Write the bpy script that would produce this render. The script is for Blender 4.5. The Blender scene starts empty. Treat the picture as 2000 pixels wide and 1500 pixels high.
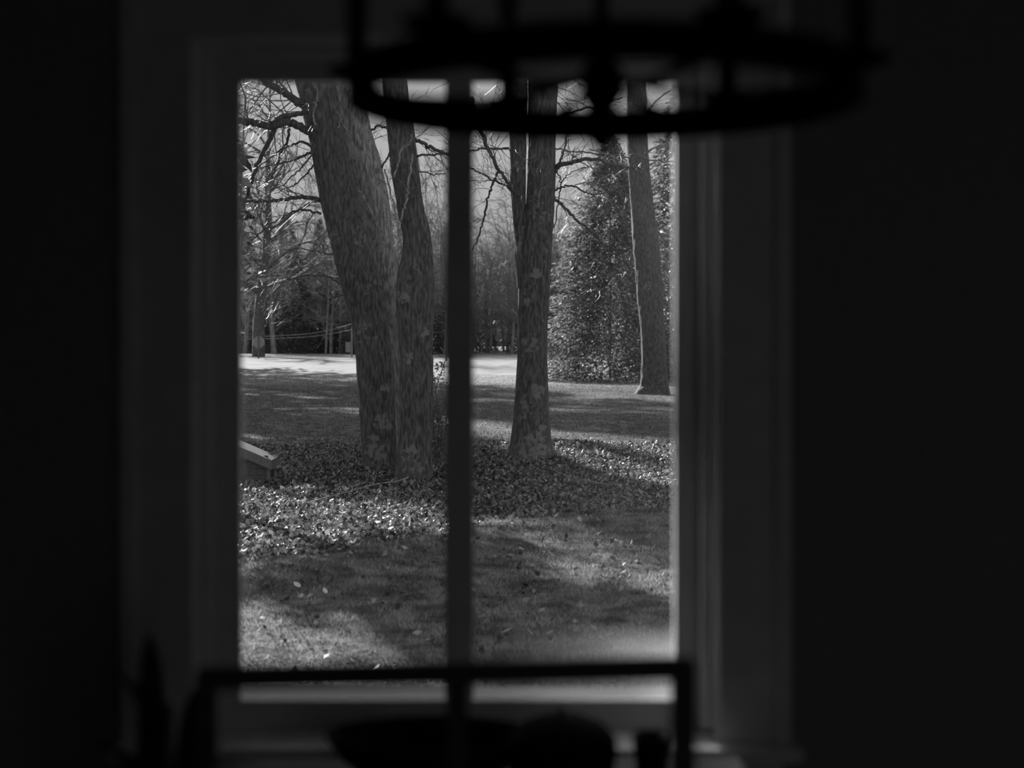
import bpy, bmesh, math, random
import numpy as np
from mathutils import Vector, Matrix, noise

# ------------------------------------------------------------------ camera, sky, sun, exposure
F = 2800.0                    # focal length in pixels of the 2000 x 1500 frame
EYE = 1.5                     # camera height, room floor = 0
HOR = 640.0                   # pixel row of the horizon
scene = bpy.context.scene
COL = scene.collection
cam_d = bpy.data.cameras.new('camera')
cam = bpy.data.objects.new('camera', cam_d)
COL.objects.link(cam)
cam.location = (0, 0, EYE)
cam.rotation_euler = (math.pi / 2, 0, 0)
cam_d.sensor_width = 36.0
cam_d.lens = 36.0 * F / 2000.0
cam_d.shift_y = -(750 - HOR) / 2000.0
cam_d.clip_start = 0.05
cam_d.clip_end = 600
cam_d.dof.use_dof = True
cam_d.dof.focus_distance = 21.0
cam_d.dof.aperture_fstop = 2.2
scene.camera = cam

world = bpy.data.worlds.new('sky')
scene.world = world
world.use_nodes = True
bg = world.node_tree.nodes['Background']
bg.inputs[0].default_value = (1, 1, 1, 1)
bg.inputs[1].default_value = 0.50          # even pale winter sky

SUN_AZ = math.radians(30)     # left of straight ahead
SUN_EL = math.radians(25)
sun_d = bpy.data.lights.new('sun', 'SUN')
sun_d.energy = 12.0
sun_d.angle = math.radians(0.8)
sun_o = bpy.data.objects.new('sun', sun_d)
COL.objects.link(sun_o)
S = Vector((-math.sin(SUN_AZ) * math.cos(SUN_EL), math.cos(SUN_AZ) * math.cos(SUN_EL), math.sin(SUN_EL)))
sun_o.rotation_euler = S.to_track_quat('Z', 'Y').to_euler()
sun_o.location = (-30, 60, 40)

vs = scene.view_settings
vs.view_transform = 'Standard'
vs.look = 'None'
vs.exposure = 0.0
vs.gamma = 1.0
vs.use_curve_mapping = False

R = random.Random(7)
NP = np.random.default_rng(7)


def W(px, Y):
    return (px - 1000.0) / F * Y


def H(py, Y):
    return EYE + (HOR - py) / F * Y


def P(px, py, Y):
    return Vector((W(px, Y), Y, H(py, Y)))


# ------------------------------------------------------------------ materials
def mat(name, v, rough=0.7, spec=0.3, var=0.0, scale=8.0, bump=0.0, stretch=(1, 1, 1), metallic=0.0,
        translucent=0.0, tone=False):
    m = bpy.data.materials.new(name)
    m.use_nodes = True
    nt = m.node_tree
    b = nt.nodes['Principled BSDF']
    b.inputs['Base Color'].default_value = (v, v, v, 1)
    b.inputs['Roughness'].default_value = rough
    b.inputs['Specular IOR Level'].default_value = spec
    b.inputs['Metallic'].default_value = metallic
    if var > 0 or bump > 0:
        tc = nt.nodes.new('ShaderNodeTexCoord')
        mp = nt.nodes.new('ShaderNodeMapping')
        mp.inputs['Scale'].default_value = stretch
        nz = nt.nodes.new('ShaderNodeTexNoise')
        nz.inputs['Scale'].default_value = scale
        nz.inputs['Detail'].default_value = 6
        nt.links.new(tc.outputs['Object'], mp.inputs[0])
        nt.links.new(mp.outputs[0], nz.inputs['Vector'])
        rp = nt.nodes.new('ShaderNodeValToRGB')
        lo, hi = v * (1 - var), min(1, v * (1 + var))
        rp.color_ramp.elements[0].position = 0.3
        rp.color_ramp.elements[1].position = 0.7
        rp.color_ramp.elements[0].color = (lo, lo, lo, 1)
        rp.color_ramp.elements[1].color = (hi, hi, hi, 1)
        nt.links.new(nz.outputs['Fac'], rp.inputs[0])
        nt.links.new(rp.outputs[0], b.inputs['Base Color'])
        if bump > 0:
            bp = nt.nodes.new('ShaderNodeBump')
            bp.inputs['Strength'].default_value = bump
            bp.inputs['Distance'].default_value = 0.02
            nt.links.new(nz.outputs['Fac'], bp.inputs['Height'])
            nt.links.new(bp.outputs[0], b.inputs['Normal'])
    if tone:
        at = nt.nodes.new('ShaderNodeAttribute')
        at.attribute_name = 'tone'
        mu = nt.nodes.new('ShaderNodeMixRGB')
        mu.blend_type = 'MULTIPLY'
        mu.inputs['Fac'].default_value = 1.0
        mu.inputs['Color1'].default_value = (v, v, v, 1)
        nt.links.new(at.outputs['Fac'], mu.inputs['Color2'])
        nt.links.new(mu.outputs[0], b.inputs['Base Color'])
        tone_out = mu.outputs[0]
    if translucent > 0:
        out = nt.nodes['Material Output']
        tr = nt.nodes.new('ShaderNodeBsdfTranslucent')
        tr.inputs[0].default_value = (v, v, v, 1)
        mx = nt.nodes.new('ShaderNodeMixShader')
        mx.inputs[0].default_value = translucent
        if tone:
            nt.links.new(tone_out, tr.inputs[0])
        nt.links.new(b.outputs[0], mx.inputs[1])
        nt.links.new(tr.outputs[0], mx.inputs[2])
        nt.links.new(mx.outputs[0], out.inputs[0])
    return m


M = {}
M['wall'] = mat('wall_paint', 0.32, 0.9, 0.1, 0.08, 40, 0.05)
M['ceiling'] = mat('ceiling_paint', 0.75, 0.9, 0.1, 0.05, 30, 0.05)
M['floor'] = mat('floor_boards', 0.35, 0.5, 0.3, 0.4, 6, 0.1, (1, 8, 1))
M['trim'] = mat('trim_paint', 0.80, 0.5, 0.3, 0.06, 20, 0.03)
M['sash'] = mat('sash_paint', 0.86, 0.45, 0.35, 0.06, 20, 0.03)
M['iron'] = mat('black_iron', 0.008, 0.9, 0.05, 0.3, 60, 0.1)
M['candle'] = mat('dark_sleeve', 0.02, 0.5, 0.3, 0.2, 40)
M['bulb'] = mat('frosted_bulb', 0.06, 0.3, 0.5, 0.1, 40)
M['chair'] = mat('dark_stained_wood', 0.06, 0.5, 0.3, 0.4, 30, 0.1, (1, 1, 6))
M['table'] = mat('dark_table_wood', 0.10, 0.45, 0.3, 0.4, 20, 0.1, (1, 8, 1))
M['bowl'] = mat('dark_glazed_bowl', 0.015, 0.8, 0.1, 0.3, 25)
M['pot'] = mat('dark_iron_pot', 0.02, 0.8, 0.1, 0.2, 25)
M['light_spot'] = mat('pale_light_spot', 0.6, 0.4, 0.4, 0.1, 25)
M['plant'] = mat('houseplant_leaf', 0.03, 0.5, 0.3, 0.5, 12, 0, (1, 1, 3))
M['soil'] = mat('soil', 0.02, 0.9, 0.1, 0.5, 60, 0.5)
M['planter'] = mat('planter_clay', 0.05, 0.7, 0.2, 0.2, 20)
M['twig'] = mat('twig_bark', 0.16, 0.45, 0.5, 0.4, 14)
M['hazed_bark'] = mat('hazed_woodland_bark', 0.24, 0.7, 0.2, 0.4, 2)  # paler tone carries the haze of distance
M['pine_bark'] = mat('pine_bark', 0.10, 0.8, 0.2, 0.4, 4)
M['needle'] = mat('evergreen_needles', 0.13, 0.5, 0.4, translucent=0.35, tone=True)
M['shrub'] = mat('shrub_leaves', 0.28, 0.45, 0.4, 0.4, 6, translucent=0.4)
M['grass'] = mat('dry_grass', 0.20, 0.6, 0.3, translucent=0.4, tone=True)
M['straw'] = mat('dry_straw', 0.40, 0.6, 0.3, 0.3, 9, translucent=0.3)
M['litter'] = mat('dead_leaves', 0.10, 0.5, 0.35, translucent=0.25, tone=True)
M['pale_leaf'] = mat('pale_dead_leaf', 0.75, 0.35, 0.5, 0.1, 9, translucent=0.3)
M['sign'] = mat('sign_back_metal', 0.22, 0.5, 0.4, 0.1, 5)
M['post'] = mat('sign_post_metal', 0.10, 0.5, 0.4, 0.1, 5)
M['wire'] = mat('bare_wire', 0.3, 0.5, 0.4, 0.1, 5)
M['lid'] = mat('pale_reflection_board', 0.15, 0.6, 0.3, 0.2, 10, 0.1, (6, 1, 1))
M['box'] = mat('dark_weathered_board', 0.12, 0.8, 0.2, 0.3, 10, 0.1, (6, 1, 1))
M['rise'] = mat('distant_woods', 0.12, 0.9, 0.1, 0.5, 1.2, 0.4)
M['siding'] = mat('house_siding', 0.22, 0.7, 0.2, 0.05, 10)


def bark_material(name, base, lich):
    m = bpy.data.materials.new(name)
    m.use_nodes = True
    nt = m.node_tree
    b = nt.nodes['Principled BSDF']
    b.inputs['Roughness'].default_value = 0.75
    b.inputs['Specular IOR Level'].default_value = 0.25
    tc = nt.nodes.new('ShaderNodeTexCoord')
    mp = nt.nodes.new('ShaderNodeMapping')
    mp.inputs['Scale'].default_value = (1, 1, 0.22)
    nz = nt.nodes.new('ShaderNodeTexNoise')
    nz.inputs['Scale'].default_value = 34
    nz.inputs['Detail'].default_value = 5
    nt.links.new(tc.outputs['Object'], mp.inputs[0])
    nt.links.new(mp.outputs[0], nz.inputs['Vector'])
    rp = nt.nodes.new('ShaderNodeValToRGB')
    rp.color_ramp.elements[0].position = 0.38
    rp.color_ramp.elements[1].position = 0.66
    lo, hi = base * 0.45, base * 1.45
    rp.color_ramp.elements[0].color = (lo, lo, lo, 1)
    rp.color_ramp.elements[1].color = (hi, hi, hi, 1)
    nt.links.new(nz.outputs['Fac'], rp.inputs[0])
    at = nt.nodes.new('ShaderNodeAttribute')
    at.attribute_name = 'lichen'
    n2 = nt.nodes.new('ShaderNodeTexNoise')
    n2.inputs['Scale'].default_value = 15
    n2.inputs['Detail'].default_value = 4
    nt.links.new(tc.outputs['Object'], n2.inputs['Vector'])
    mul = nt.nodes.new('ShaderNodeMath')
    mul.operation = 'MULTIPLY_ADD'
    mul.inputs[1].default_value = 4.0
    mul.inputs[2].default_value = -2.2
    nt.links.new(n2.outputs['Fac'], mul.inputs[0])
    ad = nt.nodes.new('ShaderNodeMath')
    ad.operation = 'ADD'
    nt.links.new(at.outputs['Fac'], ad.inputs[0])
    nt.links.new(mul.outputs[0], ad.inputs[1])
    st = nt.nodes.new('ShaderNodeMapRange')
    st.inputs['From Min'].default_value = 0.35
    st.inputs['From Max'].default_value = 0.9
    nt.links.new(ad.outputs[0], st.inputs['Value'])
    mx = nt.nodes.new('ShaderNodeMixRGB')
    mx.inputs['Color2'].default_value = (lich, lich, lich, 1)
    nt.links.new(st.outputs[0], mx.inputs['Fac'])
    nt.links.new(rp.outputs[0], mx.inputs['Color1'])
    nt.links.new(mx.outputs[0], b.inputs['Base Color'])
    bp = nt.nodes.new('ShaderNodeBump')
    bp.inputs['Strength'].default_value = 0.7
    bp.inputs['Distance'].default_value = 0.02
    nt.links.new(nz.outputs['Fac'], bp.inputs['Height'])
    nt.links.new(bp.outputs[0], b.inputs['Normal'])
    return m


M['bark'] = bark_material('furrowed_bark', 0.105, 0.21)
M['bark_light'] = bark_material('light_bark', 0.34, 0.40)


def ground_material():
    m = bpy.data.materials.new('lawn_and_leaf_bed')
    m.use_nodes = True
    nt = m.node_tree
    b = nt.nodes['Principled BSDF']
    b.inputs['Roughness'].default_value = 0.9
    b.inputs['Specular IOR Level'].default_value = 0.1
    tc = nt.nodes.new('ShaderNodeTexCoord')

    def nz(scale, detail):
        n = nt.nodes.new('ShaderNodeTexNoise')
        n.inputs['Scale'].default_value = scale
        n.inputs['Detail'].default_value = detail
        nt.links.new(tc.outputs['Object'], n.inputs['Vector'])
        return n
    n1 = nz(0.9, 8)
    n2 = nz(14, 6)

    def ramp(n, a, bv, p0=.3, p1=.7):
        r = nt.nodes.new('ShaderNodeValToRGB')
        r.color_ramp.elements[0].position = p0
        r.color_ramp.elements[1].position = p1
        r.color_ramp.elements[0].color = (a, a, a, 1)
        r.color_ramp.elements[1].color = (bv, bv, bv, 1)
        nt.links.new(n.outputs['Fac'], r.inputs[0])
        return r
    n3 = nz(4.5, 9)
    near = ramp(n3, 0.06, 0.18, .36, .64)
    sunlit_lawn = ramp(n1, 0.22, 0.36)  # sunlit brightness of the far lawn put into its colour
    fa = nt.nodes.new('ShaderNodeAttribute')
    fa.attribute_name = 'sunlit_lawn'
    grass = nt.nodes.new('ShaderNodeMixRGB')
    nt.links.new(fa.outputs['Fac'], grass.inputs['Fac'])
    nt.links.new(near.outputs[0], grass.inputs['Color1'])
    nt.links.new(sunlit_lawn.outputs[0], grass.inputs['Color2'])
    soil = ramp(n2, 0.03, 0.10)
    at = nt.nodes.new('ShaderNodeAttribute')
    at.attribute_name = 'bed'
    mx = nt.nodes.new('ShaderNodeMixRGB')
    nt.links.new(at.outputs['Fac'], mx.inputs['Fac'])
    nt.links.new(grass.outputs[0], mx.inputs['Color1'])
    nt.links.new(soil.outputs[0], mx.inputs['Color2'])
    nt.links.new(mx.outputs[0], b.inputs['Base Color'])
    bp = nt.nodes.new('ShaderNodeBump')
    bp.inputs['Strength'].default_value = 0.6
    bp.inputs['Distance'].default_value = 0.05
    nt.links.new(n2.outputs['Fac'], bp.inputs['Height'])
    nt.links.new(bp.outputs[0], b.inputs['Normal'])
    return m


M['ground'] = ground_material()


def glass_material():
    m = bpy.data.materials.new('veiled_window_glass')
    m.use_nodes = True
    nt = m.node_tree
    nt.nodes.remove(nt.nodes['Principled BSDF'])
    out = nt.nodes['Material Output']
    tr = nt.nodes.new('ShaderNodeBsdfTransparent')
    tr.inputs[0].default_value = (0.97, 0.97, 0.97, 1)
    gl = nt.nodes.new('ShaderNodeBsdfGlossy')
    gl.inputs['Roughness'].default_value = 0.02
    fr = nt.nodes.new('ShaderNodeFresnel')
    fr.inputs['IOR'].default_value = 1.45
    mx = nt.nodes.new('ShaderNodeMixShader')
    nt.links.new(fr.outputs[0], mx.inputs[0])
    nt.links.new(tr.outputs[0], mx.inputs[1])
    nt.links.new(gl.outputs[0], mx.inputs[2])
    # glare veil mixed into the glass, uneven by noise
    du = nt.nodes.new('ShaderNodeBsdfTranslucent')
    du.inputs[0].default_value = (0.9, 0.9, 0.9, 1)
    tc = nt.nodes.new('ShaderNodeTexCoord')
    nz = nt.nodes.new('ShaderNodeTexNoise')
    nz.inputs['Scale'].default_value = 3.5
    nz.inputs['Detail'].default_value = 3
    nt.links.new(tc.outputs['Object'], nz.inputs['Vector'])
    mr = nt.nodes.new('ShaderNodeMapRange')
    mr.inputs['From Min'].default_value = 0.35
    mr.inputs['From Max'].default_value = 0.75
    mr.inputs['To Min'].default_value = 0.002
    mr.inputs['To Max'].default_value = 0.008
    nt.links.new(nz.outputs['Fac'], mr.inputs['Value'])
    m2 = nt.nodes.new('ShaderNodeMixShader')
    # soft haze painted along the foot of the right-hand pane
    sx = nt.nodes.new('ShaderNodeSeparateXYZ')
    nt.links.new(tc.outputs['Object'], sx.inputs[0])
    mz = nt.nodes.new('ShaderNodeMapRange')
    mz.interpolation_type = 'SMOOTHSTEP'
    mz.inputs['From Min'].default_value = 0.955
    mz.inputs['From Max'].default_value = 0.885
    nt.links.new(sx.outputs['Z'], mz.inputs['Value'])
    mxx = nt.nodes.new('ShaderNodeMapRange')
    mxx.interpolation_type = 'SMOOTHSTEP'
    mxx.inputs['From Min'].default_value = -0.06
    mxx.inputs['From Max'].default_value = 0.12
    nt.links.new(sx.outputs['X'], mxx.inputs['Value'])
    mm = nt.nodes.new('ShaderNodeMath')
    mm.operation = 'MULTIPLY'
    nt.links.new(mz.outputs[0], mm.inputs[0])
    nt.links.new(mxx.outputs[0], mm.inputs[1])
    ma = nt.nodes.new('ShaderNodeMath')
    ma.operation = 'MULTIPLY_ADD'
    ma.inputs[1].default_value = 0.10
    nt.links.new(mm.outputs[0], ma.inputs[0])
    nt.links.new(mr.outputs[0], ma.inputs[2])
    nt.links.new(ma.outputs[0], m2.inputs[0])
    nt.links.new(mx.outputs[0], m2.inputs[1])
    nt.links.new(du.outputs[0], m2.inputs[2])
    nt.links.new(m2.outputs[0], out.inputs[0])
    return m


M['glass'] = glass_material()


# ------------------------------------------------------------------ object helpers
def tag(o, label=None, cat=None, group=None, kind=None):
    if label:
        o['label'] = label
    if cat:
        o['category'] = cat
    if group:
        o['group'] = group
    if kind:
        o['kind'] = kind
    return o


def empty(name, loc=(0, 0, 0)):
    o = bpy.data.objects.new(name, None)
    COL.objects.link(o)
    o.location = loc
    o.empty_display_size = 0.1
    return o


def link(name, me, m, parent=None, smooth=False):
    if m is not None:
        me.materials.append(M[m])
    if smooth:
        me.polygons.foreach_set('use_smooth', [True] * len(me.polygons))
    o = bpy.data.objects.new(name, me)
    COL.objects.link(o)
    if parent is not None:
        o.parent = parent
        o.matrix_parent_inverse = Matrix.Translation(-parent.location)
    return o


def from_bm(name, bm, m, parent=None, smooth=False):
    bmesh.ops.recalc_face_normals(bm, faces=bm.faces)
    me = bpy.data.meshes.new(name)
    bm.to_mesh(me)
    bm.free()
    return link(name, me, m, parent, smooth)


def set_tone(me, per, lo, hi, seed=0, clump=None):
    """one random tone for every piece of `per` vertices"""
    n = len(me.vertices) // per
    t = np.random.default_rng(seed).uniform(0, 1, n) ** 1.6 * (hi - lo) + lo
    if clump:
        co = np.empty(len(me.vertices) * 3, dtype=np.float32)
        me.vertices.foreach_get('co', co)
        co = co.reshape(-1, per, 3)[:, 0]
        t = t * np.array([.35 + 1.3 * smooth(-.3, .35, noise.noise(Vector((float(c[0]) * clump, float(c[1]) * clump, 4.0)))) for c in co])
    at = me.attributes.new('tone', 'FLOAT', 'POINT')
    at.data.foreach_set('value', np.repeat(t, per).astype(np.float32))
    return me


def np_mesh(name, verts, faces):
    """verts (n,3), faces (m,k) numpy"""
    me = bpy.data.meshes.new(name)
    verts = np.asarray(verts, dtype=np.float32)
    faces = np.asarray(faces, dtype=np.int32)
    n, k = faces.shape
    me.vertices.add(len(verts))
    me.vertices.foreach_set('co', verts.ravel())
    me.loops.add(n * k)
    me.loops.foreach_set('vertex_index', faces.ravel())
    me.polygons.add(n)
    me.polygons.foreach_set('loop_start', np.arange(0, n * k, k, dtype=np.int32))
    me.polygons.foreach_set('loop_total', np.full(n, k, dtype=np.int32))
    me.update()
    me.validate()
    return me


def add_box(bm, x0, x1, y0, y1, z0, z1, bevel=0.0):
    r = bmesh.ops.create_cube(bm, size=1.0)
    vsx = r['verts']
    bmesh.ops.scale(bm, vec=(x1 - x0, y1 - y0, z1 - z0), verts=vsx)
    bmesh.ops.translate(bm, vec=((x0 + x1) / 2, (y0 + y1) / 2, (z0 + z1) / 2), verts=vsx)
    if bevel > 0:
        es = list({e for v in vsx for e in v.link_edges})
        bmesh.ops.bevel(bm, geom=es, offset=bevel, segments=2, affect='EDGES')


def box(name, x0, x1, y0, y1, z0, z1, m, parent=None, bevel=0.0):
    bm = bmesh.new()
    add_box(bm, x0, x1, y0, y1, z0, z1, bevel)
    return from_bm(name, bm, m, parent)


def lathe_bm(profile, n=32, sx=1.0, sy=1.0, loc=(0, 0, 0)):
    bm = bmesh.new()
    rings = []
    for r, z in profile:
        rings.append([bm.verts.new((loc[0] + math.cos(2 * math.pi * i / n) * max(r, 1e-4) * sx,
                                    loc[1] + math.sin(2 * math.pi * i / n) * max(r, 1e-4) * sy,
                                    loc[2] + z)) for i in range(n)])
    for a, b in zip(rings, rings[1:]):
        for i in range(n):
            bm.faces.new((a[i], a[(i + 1) % n], b[(i + 1) % n], b[i]))
    bm.faces.new(list(reversed(rings[0])))
    bm.faces.new(rings[-1])
    return bm


def tube_np(pts, rad, n=5):
    """tube along a polyline -> verts, quads"""
    pts = np.asarray(pts, float)
    rad = np.asarray(rad, float)
    k = len(pts)
    t = np.gradient(pts, axis=0)
    t /= np.linalg.norm(t, axis=1)[:, None] + 1e-9
    ref = np.array([0.31, 0.22, 0.92]) if abs(t[0, 2]) < 0.8 else np.array([0.93, 0.3, 0.1])
    u = np.cross(t, ref)
    u /= np.linalg.norm(u, axis=1)[:, None] + 1e-9
    v = np.cross(t, u)
    a = np.arange(n) * 2 * math.pi / n
    vv = pts[:, None, :] + rad[:, None, None] * (np.cos(a)[None, :, None] * u[:, None, :] + np.sin(a)[None, :, None] * v[:, None, :])
    i = np.arange(k - 1)[:, None] * n
    j = np.arange(n)[None, :]
    j2 = (j + 1) % n
    q = np.stack([i + j, i + j2, i + n + j2, i + n + j], -1).reshape(-1, 4)
    return vv.reshape(-1, 3), q


class Tubes:
    def __init__(self):
        self.v = []
        self.f = []
        self.n = 0

    def add(self, pts, rad, n=4):
        v, q = tube_np(pts, rad, n)
        self.v.append(v)
        self.f.append(q + self.n)
        self.n += len(v)

    def build(self, name, m, parent=None, smooth=True):
        me = np_mesh(name, np.concatenate(self.v), np.concatenate(self.f))
        return link(name, me, m, parent, smooth)


def spline(pts, per=6):
    """Catmull-Rom through points"""
    pts = [np.asarray(p, float) for p in pts]
    p = [2 * pts[0] - pts[1]] + pts + [2 * pts[-1] - pts[-2]]
    out = []
    for i in range(1, len(p) - 2):
        for s in range(per):
            t = s / per
            out.append(0.5 * ((2 * p[i]) + (-p[i - 1] + p[i + 1]) * t + (2 * p[i - 1] - 5 * p[i] + 4 * p[i + 1] - p[i + 2]) * t * t
                              + (-p[i - 1] + 3 * p[i] - 3 * p[i + 1] + p[i + 2]) * t ** 3))
    out.append(pts[-1])
    return np.array(out)


# ------------------------------------------------------------------ ground height
def smooth(a, b, x):
    t = max(0.0, min(1.0, (x - a) / (b - a)))
    return t * t * (3 - 2 * t)


def bed_front(x):
    x = max(-2.6, min(4.0, x))
    return 14.2 + (0.6 * x if x > 0 else 1.3 * x) + 0.2 * math.sin(x * 2.1)


def bed_mask(x, y):
    f = bed_front(x) + 0.5 * noise.noise(Vector((x * 1.3, y * 1.3, 3.0)))
    b = 24.2 + 0.5 * noise.noise(Vector((x * 0.8, y * 0.8, 9.0)))
    return smooth(f - 0.25, f + 0.35, y) * (1 - smooth(b - 0.5, b + 0.7, y))


def gz(x, y):
    z = -0.5
    z += 0.10 * noise.noise(Vector((x * 0.12, y * 0.12, 0.0))) * smooth(6, 14, y)
    z += 0.035 * noise.noise(Vector((x * 0.8, y * 0.8, 5.0))) * smooth(3, 7, y)
    z += 0.03 * noise.noise(Vector((x * 2.3, y * 2.3, 8.0))) * smooth(3, 6, y) * (1 - smooth(30, 45, y))
    # mound round the middle tree
    z += 0.22 * math.exp(-(((x - 0.5) / 1.9) ** 2 + ((y - 21.6) / 1.8) ** 2))
    z += 0.12 * math.exp(-(((x + 1.7) / 1.6) ** 2 + ((y - 19.7) / 1.5) ** 2))
    # low lip where the lawn meets the leaf bed
    f = bed_front(x)
    z += 0.10 * math.exp(-((y - f + 0.6) / 0.9) ** 2)
    return z


def hit_ground(px, py):
    d = Vector((W(px, 1.0), 1.0, (HOR - py) / F))
    Y = 3.0
    while Y < 300:
        if EYE + d.z * Y < gz(d.x * Y, Y):
            break
        Y += 0.05
    return Vector((d.x * Y, Y, gz(d.x * Y, Y)))


# ------------------------------------------------------------------ room shell
WY = 2.60                      # inner face of the window wall
WO = 2.80                      # outer face
ox0, ox1 = W(374, WY), W(1406, WY)
oz0, oz1 = 0.735, H(72, WY)
RX0, RX1, RY0, RZ = -2.3, 2.5, -2.6, 2.6


def struct(o):
    o['kind'] = 'structure'
    return o


bm = bmesh.new()
add_box(bm, RX0 - .15, ox0, WY, WO, 0, RZ)
add_box(bm, ox1, RX1 + .15, WY, WO, 0, RZ)
add_box(bm, ox0, ox1, WY, WO, 0, oz0)
add_box(bm, ox0, ox1, WY, WO, oz1, RZ)
struct(from_bm('wall_front', bm, 'wall'))
struct(box('wall_left', RX0 - .15, RX0, RY0, WY, 0, RZ, 'wall'))
struct(box('wall_right', RX1, RX1 + .15, RY0, WY, 0, RZ, 'wall'))
bm = bmesh.new()
bx0, bx1, bz0, bz1 = 1.0, 2.3, .60, 2.25
add_box(bm, RX0 - .15, bx0, RY0 - .15, RY0, 0, RZ)
add_box(bm, bx1, RX1 + .15, RY0 - .15, RY0, 0, RZ)
add_box(bm, bx0, bx1, RY0 - .15, RY0, 0, bz0)
add_box(bm, bx0, bx1, RY0 - .15, RY0, bz1, RZ)
struct(from_bm('wall_back', bm, 'wall'))
w2 = struct(empty('added_fill_window', ((bx0 + bx1) / 2, RY0, bz0)))  # opening added behind the camera to brighten the room
for (a, b, c, d) in ((bx0, bx0 + .05, bz0, bz1), (bx1 - .05, bx1, bz0, bz1), (bx0 + .05, bx1 - .05, bz0, bz0 + .06), (bx0 + .05, bx1 - .05, bz1 - .05, bz1), ((bx0 + bx1) / 2 - .02, (bx0 + bx1) / 2 + .02, bz0 + .06, bz1 - .05)):
    box('sash_bar', a, b, RY0 - .09, RY0 - .04, c, d, 'sash', w2)
for (a, b) in ((bx0 + .05, (bx0 + bx1) / 2 - .02), ((bx0 + bx1) / 2 + .02, bx1 - .05)):
    box('pane', a, b, RY0 - .068, RY0 - .064, bz0 + .06, bz1 - .05, 'glass', w2)
box('sill', bx0 - .05, bx1 + .05, RY0 - .09, RY0 + .08, bz0 - .025, bz0, 'sash', w2, .005)
struct(box('floor', RX0 - .15, RX1 + .15, RY0 - .15, WO, -.12, 0, 'floor'))
struct(box('ceiling', RX0 - .15, RX1 + .15, RY0 - .15, WO, RZ, RZ + .12, 'ceiling'))
struct(box('baseboard_front', RX0, RX1, WY - .018, WY, 0, .12, 'trim', bevel=.004))

# the window: thing of the setting with its parts
win = struct(empty('window_1', ((ox0 + ox1) / 2, WY, oz0)))
tag(win, 'tall two-pane window with painted casing looking onto the garden')
# casing boards with raised outer band
cL0, cL1 = W(250, 2.58), W(376, 2.58)
cR0, cR1 = W(1404, 2.58), W(1530, 2.58)
ch0, ch1 = H(70, 2.58), H(70, 2.58) + .118
box('casing', cL0, cL1, WY - .022, WY, oz0 - .01, ch0, 'trim', win, .004)
box('casing', cR0, cR1, WY - .022, WY, oz0 - .01, ch0, 'trim', win, .004)
box('casing', cL0, cR1, WY - .022, WY, ch0, ch1, 'trim', win, .004)
box('back_band', cL0 - .012, cL0 + .018, WY - .036, WY, oz0 - .01, ch1 + .012, 'trim', win, .005)
box('back_band', cR1 - .018, cR1 + .012, WY - .036, WY, oz0 - .01, ch1 + .012, 'trim', win, .005)
box('back_band', cL0 - .012, cR1 + .012, WY - .036, WY, ch1 - .01, ch1 + .02, 'trim', win, .005)
# jamb lining
box('jamb', ox0, ox0 + .010, WY, WO, oz0, oz1, 'sash', win)
box('jamb', ox1 - .010, ox1, WY, WO, oz0, oz1, 'sash', win)
box('jamb', ox0, ox1, WY, WO, oz1 - .008, oz1, 'sash', win)
# stop beads
SY0, SY1 = 2.668, 2.684
box('stop_bead', ox0 + .010, W(411, 2.63), 2.625, SY0, oz0 + .03, oz1 - .012, 'sash', win, .004)
box('stop_bead', W(1371, 2.63), ox1 - .010, 2.625, SY0, oz0 + .03, oz1 - .012, 'sash', win, .004)
box('stop_bead', ox0 + .010, ox1 - .010, 2.630, SY0, oz1 - .030, oz1 - .007, 'sash', win, .004)
# sash
gz0, gz1 = H(1368, SY0), H(160, SY0)
box('sash_stile', W(392, SY0), W(470, SY0), SY0, SY1, oz0 + .01, oz1 - .007, 'sash', win)
box('sash_stile', W(1318, SY0), W(1392, SY0), SY0, SY1, oz0 + .01, oz1 - .007, 'sash', win)
box('sash_rail', W(470, SY0), W(1318, SY0), SY0, SY1, gz1, oz1 - .007, 'sash', win)
box('sash_rail', W(470, SY0), W(1318, SY0), SY0, SY1, oz0 + .01, gz0, 'sash', win)
box('mullion', W(869, SY0), W(925, SY0), SY0, SY1, gz0, gz1, 'sash', win, .003)
box('pane', W(468, SY0), W(871, SY0), 2.676, 2.679, gz0 - .004, gz1 + .004, 'glass', win)
box('pane', W(923, SY0), W(1320, SY0), 2.676, 2.679, gz0 - .004, gz1 + .004, 'glass', win)
# stool (inner sill), apron, outer sill
box('stool', cL0 - .03, cR1 + .03, 2.535, SY0 + .01, .728, .752, 'sash', win, .006)
box('apron', cL0, cR1, WY - .02, WY, .62, .728, 'trim', win, .004)
bm = bmesh.new()
add_box(bm, ox0 - .05, ox1 + .05, SY1 + .001, 2.90, .752, .792)
for v in bm.verts:
    if v.co.y > 2.8:
        v.co.z -= .02
from_bm('outer_sill', bm, 'siding', win)

# ------------------------------------------------------------------ the garden ground
ys = np.concatenate([np.arange(-40, 2.7, 4.0), np.arange(2.80, 8, .25), np.arange(8, 27, .16), np.arange(27, 60, .8), np.arange(60, 131, 3.0), np.arange(135, 190, 10.0)])
xs = np.concatenate([np.arange(-60, -8, 2.0), np.arange(-8, 8, .16), np.arange(8, 61, 2.0)])
gv = np.array([(x, y, gz(x, y)) for y in ys for x in xs])
nx = len(xs)
i = np.arange(len(ys) - 1)[:, None] * nx
j = np.arange(nx - 1)[None, :]
gf = np.stack([i + j, i + j + 1, i + nx + j + 1, i + nx + j], -1).reshape(-1, 4)
me = np_mesh('ground', gv, gf)
at = me.attributes.new('bed', 'FLOAT', 'POINT')
at.data.foreach_set('value', np.array([bed_mask(v[0], v[1]) for v in gv], dtype=np.float32))
at = me.attributes.new('sunlit_lawn', 'FLOAT', 'POINT')
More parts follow.
